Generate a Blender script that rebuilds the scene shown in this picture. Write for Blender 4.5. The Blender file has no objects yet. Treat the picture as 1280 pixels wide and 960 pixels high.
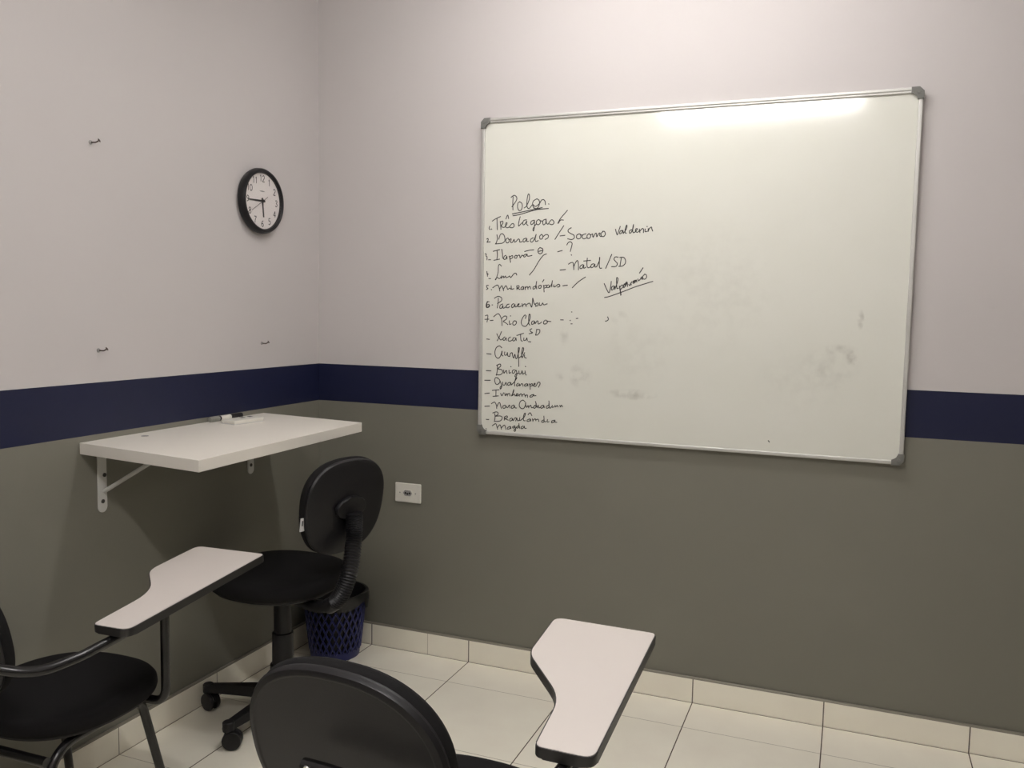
import bpy, bmesh, math, random
from mathutils import Vector, Matrix

# ---------------------------------------------------------------- camera, light, exposure
S = bpy.context.scene
COL = S.collection
S.view_settings.view_transform = 'Standard'
S.view_settings.look = 'None'
S.view_settings.gamma = 1.0
S.view_settings.use_curve_mapping = False
S.view_settings.exposure = 0.0

CAM_POS = (2.10129, -3.07380, 1.41597)
CR = Vector((0.92899, 0.36971, 0.01693)); CU = Vector((-0.04686, 0.07211, 0.9963)); CF = Vector((-0.36712, 0.92634, -0.08431))
cd = bpy.data.cameras.new('camera'); cam = bpy.data.objects.new('camera', cd); COL.objects.link(cam)
cd.sensor_width = 36.0; cd.sensor_fit = 'HORIZONTAL'; cd.lens = 1070.47/1280*36
cd.clip_start = 0.02
mw = Matrix(((CR.x, CU.x, -CF.x, CAM_POS[0]), (CR.y, CU.y, -CF.y, CAM_POS[1]), (CR.z, CU.z, -CF.z, CAM_POS[2]), (0, 0, 0, 1)))
cam.matrix_world = mw
S.camera = cam

w = bpy.data.worlds.new('world'); S.world = w; w.use_nodes = True
w.node_tree.nodes['Background'].inputs[0].default_value = (0.02, 0.02, 0.02, 1)

LAMP_STRENGTH_NEAR, LAMP_STRENGTH_MIDDLE = 37.0, 75.0
LAMP_COLOR = (1.0, 0.97, 0.945)
LAMP_NEAR_BOARD = (1.45, -0.80)
LAMP_MIDDLE = (1.47, -2.74)
CEIL = 2.80
ROOM_X, ROOM_Y = 3.05, -4.30

# ---------------------------------------------------------------- helpers
def lin(c):
    return tuple((v/255/12.92 if v/255 <= 0.04045 else ((v/255+0.055)/1.055)**2.4) for v in c)

def mat(name, rgb, rough=0.5, metal=0.0, noise=0.0, nscale=30.0, bump=0.0, bscale=200.0, spec=0.5, coat=0.0, emit=None):
    m = bpy.data.materials.new(name); m.use_nodes = True
    nt = m.node_tree; b = nt.nodes['Principled BSDF']
    col = lin(rgb)
    b.inputs['Base Color'].default_value = (*col, 1)
    b.inputs['Roughness'].default_value = rough; b.inputs['Metallic'].default_value = metal
    b.inputs['Specular IOR Level'].default_value = spec
    b.inputs['Coat Weight'].default_value = coat
    tc = nt.nodes.new('ShaderNodeTexCoord')
    if noise:
        n = nt.nodes.new('ShaderNodeTexNoise'); n.inputs['Scale'].default_value = nscale; n.inputs['Detail'].default_value = 4
        nt.links.new(tc.outputs['Object'], n.inputs['Vector'])
        mx = nt.nodes.new('ShaderNodeMix'); mx.data_type = 'RGBA'
        mx.inputs['A'].default_value = (*[v*(1-noise) for v in col], 1); mx.inputs['B'].default_value = (*[min(1, v*(1+noise)) for v in col], 1)
        nt.links.new(n.outputs['Fac'], mx.inputs['Factor']); nt.links.new(mx.outputs['Result'], b.inputs['Base Color'])
    if bump:
        n2 = nt.nodes.new('ShaderNodeTexNoise'); n2.inputs['Scale'].default_value = bscale; n2.inputs['Detail'].default_value = 3
        nt.links.new(tc.outputs['Object'], n2.inputs['Vector'])
        bp = nt.nodes.new('ShaderNodeBump'); bp.inputs['Strength'].default_value = bump; bp.inputs['Distance'].default_value = 0.002
        nt.links.new(n2.outputs['Fac'], bp.inputs['Height']); nt.links.new(bp.outputs['Normal'], b.inputs['Normal'])
    if emit:
        b.inputs['Emission Color'].default_value = (*emit[0], 1); b.inputs['Emission Strength'].default_value = emit[1]
    return m

def link(name, me, material, parent=None, smooth=40):
    for p in me.polygons: p.use_smooth = bool(smooth)
    if smooth: me.set_sharp_from_angle(angle=math.radians(smooth))
    if material: me.materials.append(material)
    o = bpy.data.objects.new(name, me); COL.objects.link(o)
    if parent: o.parent = parent
    if smooth:
        wn = o.modifiers.new('weighted', 'WEIGHTED_NORMAL'); wn.keep_sharp = True
    return o

def obj(name, bm, material, parent=None, smooth=40, normals=True):
    if normals: bmesh.ops.recalc_face_normals(bm, faces=bm.faces)
    me = bpy.data.meshes.new(name); bm.to_mesh(me); bm.free()
    return link(name, me, material, parent, smooth)

def tag(o, label, cat, group=None):
    o['label'] = label; o['category'] = cat
    if group: o['group'] = group
    return o

def thing(name, label, cat, loc=(0, 0, 0), rz=0.0, group=None):
    o = bpy.data.objects.new(name, None); COL.objects.link(o); o.empty_display_size = 0.05
    o.location = loc; o.rotation_euler = (0, 0, rz)
    return tag(o, label, cat, group)

def copy_tree(o, parent=None):
    c = o.copy(); COL.objects.link(c)
    if parent: c.parent = parent
    for ch in list(o.children): copy_tree(ch, c)
    return c

def structure(name, bm, m, smooth=0):
    o = obj(name, bm, m, None, smooth); o['kind'] = 'structure'; return o

def add_box(bm, lo, hi, bevel=0.0, seg=2, M=None):
    lo, hi = Vector(lo), Vector(hi)
    b = bmesh.new()
    bmesh.ops.create_cube(b, size=1.0)
    for v in b.verts:
        v.co = Vector(((v.co.x+.5)*(hi.x-lo.x)+lo.x, (v.co.y+.5)*(hi.y-lo.y)+lo.y, (v.co.z+.5)*(hi.z-lo.z)+lo.z))
    if bevel: bmesh.ops.bevel(b, geom=list(b.edges), offset=bevel, segments=seg, profile=0.5, affect='EDGES')
    if M is not None: bmesh.ops.transform(b, matrix=M, verts=b.verts)
    merge(bm, b)

def merge(bm, b):
    me = bpy.data.meshes.new('tmp'); b.to_mesh(me); b.free(); bm.from_mesh(me); bpy.data.meshes.remove(me)

def catmull(P, n=8, closed=False):
    P = [Vector(p) for p in P]; out = []
    if len(P) == 2: return P
    N = len(P)
    for i in range(N if closed else N-1):
        if closed: a, b, c, d = P[(i-1) % N], P[i], P[(i+1) % N], P[(i+2) % N]
        else: a, b, c, d = P[max(i-1, 0)], P[i], P[i+1], P[min(i+2, N-1)]
        for k in range(n):
            t = k/n
            out.append(0.5*((2*b)+(c-a)*t+(2*a-5*b+4*c-d)*t*t+(-a+3*b-3*c+d)*t**3))
    if not closed: out.append(P[-1])
    return out

def fillet(P, rad, n=6):
    """polyline with rounded corners"""
    P = [Vector(p) for p in P]; out = [P[0]]
    for i in range(1, len(P)-1):
        a, b, c = P[i-1], P[i], P[i+1]
        d1 = (a-b); d2 = (c-b); r = min(rad, d1.length*.48, d2.length*.48)
        p0 = b+d1.normalized()*r; p2 = b+d2.normalized()*r
        for k in range(n+1):
            t = k/n; out.append(p0*(1-t)**2+b*2*t*(1-t)+p2*t*t)
    out.append(P[-1]); return out

def add_tube(bm, path, r, seg=12, cap=True, squash=None):
    path = [Vector(p) for p in path]; n = len(path)
    rr = r if isinstance(r, (list, tuple)) else [r]*n
    t0 = (path[1]-path[0]).normalized()
    up = Vector((0, 0, 1)) if abs(t0.z) < .9 else Vector((0, 1, 0))
    nrm = (up-t0*up.dot(t0)).normalized(); rings = []
    for i in range(n):
        t = (path[min(i+1, n-1)]-path[max(i-1, 0)]).normalized()
        nrm = (nrm-t*nrm.dot(t)).normalized(); bn = t.cross(nrm)
        rings.append([bm.verts.new(path[i]+(nrm*math.cos(2*math.pi*k/seg)+bn*math.sin(2*math.pi*k/seg))*rr[i]) for k in range(seg)])
    for a, b in zip(rings, rings[1:]):
        for k in range(seg): bm.faces.new((a[k], a[(k+1) % seg], b[(k+1) % seg], b[k]))
    if cap:
        bm.faces.new(rings[0][::-1]); bm.faces.new(rings[-1])

def add_lathe(bm, prof, seg=32, M=None, cap=True):
    """prof: (radius, z) list, around z"""
    b = bmesh.new(); rings = []
    for r, z in prof:
        rings.append([b.verts.new((r*math.cos(2*math.pi*k/seg), r*math.sin(2*math.pi*k/seg), z)) for k in range(seg)])
    for a, c in zip(rings, rings[1:]):
        for k in range(seg): b.faces.new((a[k], a[(k+1) % seg], c[(k+1) % seg], c[k]))
    if cap:
        b.faces.new(rings[0][::-1]); b.faces.new(rings[-1])
    if M is not None: bmesh.ops.transform(b, matrix=M, verts=b.verts)
    merge(bm, b)

def add_rings(bm, outline, levels, M=None):
    """outline: closed list of (x,y); levels: list of (inset_distance, z). convex outlines: inset towards the middle."""
    b = bmesh.new(); rings = []
    cx = sum(p[0] for p in outline)/len(outline); cy = sum(p[1] for p in outline)/len(outline)
    R = max(math.hypot(p[0]-cx, p[1]-cy) for p in outline)
    for ins, z in levels:
        k = 1-ins/R
        rings.append([b.verts.new((cx+(p[0]-cx)*k, cy+(p[1]-cy)*k, z(p[0], p[1]) if callable(z) else z)) for p in outline])
    n = len(outline)
    for a, c in zip(rings, rings[1:]):
        for k in range(n): b.faces.new((a[k], a[(k+1) % n], c[(k+1) % n], c[k]))
    b.faces.new(rings[0][::-1]); b.faces.new(rings[-1])
    if M is not None: bmesh.ops.transform(b, matrix=M, verts=b.verts)
    merge(bm, b)

def superellipse(a, b, e=2.6, n=64, taper=0.0, topflat=0.0):
    out = []
    for k in range(n):
        t = 2*math.pi*k/n; c, s = math.cos(t), math.sin(t)
        x = math.copysign(abs(c)**(2/e), c)*a; y = math.copysign(abs(s)**(2/e), s)*b
        out.append((x*(1+taper*y/b), y))
    return out

def add_prism(bm, outline, z0, z1, bevel=0.0, M=None):
    b = bmesh.new()
    lo = [b.verts.new((p[0], p[1], z0)) for p in outline]; hi = [b.verts.new((p[0], p[1], z1)) for p in outline]
    n = len(outline)
    b.faces.new(lo[::-1]); b.faces.new(hi)
    for k in range(n): b.faces.new((lo[k], lo[(k+1) % n], hi[(k+1) % n], hi[k]))
    if bevel:
        ed = [e for e in b.edges if abs(e.verts[0].co.z-e.verts[1].co.z) < 1e-6]
        bmesh.ops.bevel(b, geom=ed, offset=bevel, segments=2, profile=0.5, affect='EDGES')
    if M is not None: bmesh.ops.transform(b, matrix=M, verts=b.verts)
    merge(bm, b)

def T(x, y, z): return Matrix.Translation((x, y, z))
def RX(d): return Matrix.Rotation(math.radians(d), 4, 'X')
def RY(d): return Matrix.Rotation(math.radians(d), 4, 'Y')
def RZ(d): return Matrix.Rotation(math.radians(d), 4, 'Z')
def frame(origin, zdir, xdir=(0, 0, 1)):
    z = Vector(zdir).normalized(); x = Vector(xdir); x = (x-z*x.dot(z)).normalized(); y = z.cross(x)
    return Matrix(((x.x, y.x, z.x, origin[0]), (x.y, y.y, z.y, origin[1]), (x.z, y.z, z.z, origin[2]), (0, 0, 0, 1)))

class NG:
    """small node-graph writer"""
    def __init__(s, m): s.nt = m.node_tree
    def math(s, op, a, b=None, c=None):
        n = s.nt.nodes.new('ShaderNodeMath'); n.operation = op
        for i, v in enumerate((a, b, c)):
            if v is None: continue
            if isinstance(v, (int, float)): n.inputs[i].default_value = v
            else: s.nt.links.new(v, n.inputs[i])
        return n.outputs[0]
    def mix(s, fac, a, b):
        n = s.nt.nodes.new('ShaderNodeMix'); n.data_type = 'RGBA'
        for key, v in (('Factor', fac), ('A', a), ('B', b)):
            if isinstance(v, tuple): n.inputs[key].default_value = (*v, 1)
            elif isinstance(v, (int, float)): n.inputs[key].default_value = v
            else: s.nt.links.new(v, n.inputs[key])
        return n.outputs['Result']
    def noise(s, vec, scale, detail=3):
        n = s.nt.nodes.new('ShaderNodeTexNoise'); n.inputs['Scale'].default_value = scale; n.inputs['Detail'].default_value = detail
        s.nt.links.new(vec, n.inputs['Vector']); return n.outputs['Fac']
    def coords(s):
        tc = s.nt.nodes.new('ShaderNodeTexCoord'); sp = s.nt.nodes.new('ShaderNodeSeparateXYZ')
        s.nt.links.new(tc.outputs['Object'], sp.inputs[0]); return tc.outputs['Object'], sp.outputs[0], sp.outputs[1], sp.outputs[2]
    def seam(s, coord, off, pitch, width):
        """1 inside a joint line"""
        a = s.math('ADD', s.math('SUBTRACT', coord, off), pitch*100+pitch/2)
        d = s.math('ABSOLUTE', s.math('SUBTRACT', s.math('MODULO', a, pitch), pitch/2))
        return s.math('LESS_THAN', d, width/2)
    def blob(s, x, z, cx, cz, rx, rz, n=None):
        dx = s.math('DIVIDE', s.math('SUBTRACT', x, cx), rx); dz = s.math('DIVIDE', s.math('SUBTRACT', z, cz), rz)
        d2 = s.math('ADD', s.math('MULTIPLY', dx, dx), s.math('MULTIPLY', dz, dz))
        f = s.math('MAXIMUM', s.math('SUBTRACT', 1.0, d2), 0.0)
        if n is not None: f = s.math('MULTIPLY', f, n)
        return f

# ---------------------------------------------------------------- materials
def wall_material():
    m = mat('painted wall', (190, 190, 190), 0.5); g = NG(m); b = m.node_tree.nodes['Principled BSDF']
    v, x, y, z = g.coords()
    n = g.noise(v, 2.2, 4); n2 = g.noise(v, 60, 2)
    up = g.mix(n, lin(C_UPPER), lin([c*1.02 for c in C_UPPER]))
    lo = g.mix(n, lin(C_LOWER), lin([c*1.05 for c in C_LOWER]))
    c = g.mix(g.math('GREATER_THAN', z, 1.0266), lo, lin(C_STRIPE))
    c = g.mix(g.math('GREATER_THAN', z, 1.1829), c, up)
    m.node_tree.links.new(c, b.inputs['Base Color'])
    isup = g.math('GREATER_THAN', z, 1.1829)
    m.node_tree.links.new(g.math('MULTIPLY_ADD', isup, 0.38, 0.42), b.inputs['Roughness'])
    b.inputs['Specular IOR Level'].default_value = 0.35
    bp = m.node_tree.nodes.new('ShaderNodeBump'); bp.inputs['Strength'].default_value = 0.12; bp.inputs['Distance'].default_value = 0.002
    m.node_tree.links.new(g.math('ADD', n2, g.math('MULTIPLY', g.noise(v, 9, 3), 2.0)), bp.inputs['Height']); m.node_tree.links.new(bp.outputs['Normal'], b.inputs['Normal'])
    return m

def tile_material(name, rgb, axes, rough=0.22, top=None):
    """axes: list of (axis, offset, pitch, width, joint colour)"""
    m = mat(name, rgb, rough); g = NG(m); b = m.node_tree.nodes['Principled BSDF']
    v, x, y, z = g.coords(); ax = {'x': x, 'y': y, 'z': z}
    base = g.mix(g.noise(v, 7, 5), lin([c*.97 for c in rgb]), lin([min(255, c*1.03) for c in rgb]))
    fac = None
    for a, off, pitch, wd, jc in axes:
        s = g.seam(ax[a], off, pitch, wd)
        base = g.mix(s, base, lin(jc))
    if top: base = g.mix(g.math('GREATER_THAN', z, top[0]), base, lin(top[1]))
    m.node_tree.links.new(base, b.inputs['Base Color'])
    return m

C_UPPER = (197, 192, 191); C_LOWER = (119, 117, 107); C_STRIPE = (26, 30, 58)
TILE = (251, 244, 229)
M_wall = wall_material()
M_ceil = mat('white ceiling paint', (225, 224, 222), 0.8, noise=.01)
X0, Y0, P = 0.2676, -0.2098, 0.45
M_floor = tile_material('cream floor tile', TILE, [('y', Y0, P, .0022, (172, 162, 148)), ('x', X0, P, .0038, (96, 84, 74)), ('y', -.0103, 50.0, .0030, (118, 104, 92)), ('x', .0103, 50.0, .0030, (118, 104, 92))])
M_skx = tile_material('skirting tile back', TILE, [('x', .532, 20.0, .0025, (196, 186, 170)), ('x', X0, P, .004, (104, 94, 84))], .3, (.0885, (140, 134, 122)))
M_sky = tile_material('skirting tile left', TILE, [('y', Y0, P, .003, (130, 120, 108))], .3, (.0885, (140, 134, 122)))
M_alu = mat('brushed aluminium', (205, 204, 200), 0.42, 0.55, noise=.04, nscale=80)
M_capgrey = mat('grey corner plastic', (112, 112, 108), 0.45, noise=.05)
M_ink = mat('black marker ink', (52, 50, 48), 0.6, noise=.1)
M_black = mat('black plastic', (22, 21, 24), 0.42, spec=.35, noise=.05, bump=.15, bscale=500)
M_fabric = mat('black fabric', (22, 21, 22), 0.92, noise=.15, nscale=300, bump=.5, bscale=900, spec=.2)
M_tube = mat('black enamel tube', (20, 19, 20), 0.25, noise=.05)
M_band = mat('black edge band', (32, 31, 31), 0.4, noise=.05)
M_lam = mat('white laminate', (212, 204, 199), 0.35, noise=.015, nscale=12)
M_desk = mat('white melamine', (226, 221, 212), 0.4, noise=.015, nscale=10)
M_white = mat('white plastic', (222, 219, 210), 0.4, noise=.02)
M_wmetal = mat('white painted metal', (206, 205, 200), 0.4, noise=.03)
M_screw = mat('dark steel screw', (84, 82, 80), 0.35, .8, noise=.1)
M_chrome = mat('bright steel', (200, 198, 195), 0.2, 1.0, noise=.05)
M_dial = mat('white clock dial', (228, 222, 220), 0.5, noise=.01)
M_grey = mat('grey print', (150, 148, 146), 0.6, noise=.1)
M_num = mat('dark grey numeral print', (62, 60, 60), 0.6, noise=.1)
M_blue = mat('blue plastic lattice', (34, 40, 98), 0.4, noise=.08)
M_liner = mat('black bin bag', (22, 22, 24), 0.3, noise=.1, bump=.6, bscale=40)
M_nail = mat('rusty nail steel', (88, 76, 70), 0.45, .7, noise=.15)
M_tagc = mat('white fabric tag', (214, 214, 214), 0.8, noise=.05)
M_greyclear = mat('grey translucent plastic', (132, 132, 126), 0.3, noise=.25, nscale=160)
M_dark = mat('dark hole', (20, 18, 18), 0.8, noise=.1)
M_lampbody = mat('white lamp housing', (235, 235, 235), 0.5, noise=.01)
M_lamp_near = mat('lamp diffuser glow near', (255, 250, 245), 0.5, noise=.01, emit=(LAMP_COLOR, LAMP_STRENGTH_NEAR))
M_lamp_middle = mat('lamp diffuser glow middle', (255, 250, 245), 0.5, noise=.01, emit=(LAMP_COLOR, LAMP_STRENGTH_MIDDLE))

def board_material():
    m = mat('whiteboard enamel', (236, 233, 222), 0.2, spec=.5); g = NG(m); b = m.node_tree.nodes['Principled BSDF']
    v, x, y, z = g.coords()
    n = g.noise(v, 28, 5); nl = g.noise(v, 5, 3)
    base = g.mix(nl, lin((221, 221, 211)), lin((227, 227, 219)))
    nn = g.math('MAXIMUM', g.math('MULTIPLY_ADD', n, 4.0, -1.6), 0.0)
    tot = None
    # rubbed-out writing: x, z, half-width, half-height, weight
    for cx, cz, rx, rz, wt in BLOBS:
        f = g.math('MULTIPLY', g.blob(x, z, cx, cz, rx, rz, nn), wt)
        tot = f if tot is None else g.math('ADD', tot, f)
    c = g.mix(g.math('MINIMUM', tot, .5), base, lin((150, 146, 136)))
    m.node_tree.links.new(c, b.inputs['Base Color'])
    m.node_tree.links.new(g.math('MULTIPLY_ADD', n, .04, .08), b.inputs['Roughness'])
    return m
BLOBS = [(2.123, 1.408, 0.012, 0.035, 0.63), (2.1, 1.28, 0.02, 0.03, 0.49), (2.064, 1.308, 0.06, 0.02, 0.245), (2.041, 1.246, 0.1, 0.08, 0.14), (1.362, 1.122, 0.1, 0.022, 0.42), (1.163, 1.181, 0.05, 0.05, 0.315), (1.096, 1.328, 0.02, 0.05, 0.245), (1.309, 1.398, 0.035, 0.03, 0.245), (1.084, 1.177, 0.02, 0.02, 0.28), (1.636, 1.51, 0.25, 0.25, 0.084), (1.942, 1.187, 0.16, 0.12, 0.084), (1.387, 1.278, 0.15, 0.14, 0.084)]
M_board = board_material()

def glass_material():
    m = bpy.data.materials.new('clear clock glass'); m.use_nodes = True; nt = m.node_tree
    for n in list(nt.nodes): nt.nodes.remove(n)
    out = nt.nodes.new('ShaderNodeOutputMaterial'); t = nt.nodes.new('ShaderNodeBsdfTransparent'); gl = nt.nodes.new('ShaderNodeBsdfGlossy'); gl.inputs['Roughness'].default_value = .05
    mx = nt.nodes.new('ShaderNodeMixShader'); mx.inputs[0].default_value = .03
    nt.links.new(t.outputs[0], mx.inputs[1]); nt.links.new(gl.outputs[0], mx.inputs[2]); nt.links.new(mx.outputs[0], out.inputs[0])
    return m
M_glass = glass_material()

# ---------------------------------------------------------------- room shell
def wall(name, lo, hi, m=M_wall):
    bm = bmesh.new(); add_box(bm, lo, hi); return structure(name, bm, m)
wall('floor', (-.1, ROOM_Y-.1, -.1), (ROOM_X+.1, .1, 0), M_floor)
wall('ceiling', (-.1, ROOM_Y-.1, CEIL), (ROOM_X+.1, .1, CEIL+.1), M_ceil)
wall('wall_left', (-.1, ROOM_Y, 0), (0, 0, CEIL))
wall('wall_back', (-.1, 0, 0), (ROOM_X+.1, .1, CEIL))
wall('wall_right', (ROOM_X, ROOM_Y, 0), (ROOM_X+.1, 0, CEIL))
wall('wall_front', (-.1, ROOM_Y-.1, 0), (ROOM_X+.1, ROOM_Y, CEIL))
SK = .009
def skirt(name, lo, hi, m):
    bm = bmesh.new(); add_box(bm, lo, hi, .0015, 1); return structure(name, bm, m, 30)
skirt('baseboard_left', (0, ROOM_Y, 0), (SK, 0, .0959), M_sky)
skirt('baseboard_back', (SK, -SK, 0), (ROOM_X, 0, .0959), M_skx)

# ---------------------------------------------------------------- ceiling lamps (the two lights of the room)
def make_lamp(label, loc, glow):
    t = thing('batten_lamp', label, 'lamp', (loc[0], loc[1], CEIL), 0, 'batten lamps on the ceiling')
    bm = bmesh.new()
    add_box(bm, (-.62, -.05, -.022), (.62, .05, -.0005), .003)
    for q in (-1, 1): add_box(bm, (q*.613-.007, -.05, -.072), (q*.613+.007, .05, -.020), .002)
    obj('housing', bm, M_lampbody, t)
    bm = bmesh.new(); add_box(bm, (-.605, -.042, -.068), (.605, .042, -.024), .012, 3); obj('diffuser', bm, glow, t)
    return t
make_lamp('white batten lamp on the ceiling nearer the whiteboard wall', LAMP_NEAR_BOARD, M_lamp_near)
make_lamp('white batten lamp mirrored in the top edge of the whiteboard', LAMP_MIDDLE, M_lamp_middle)

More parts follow.
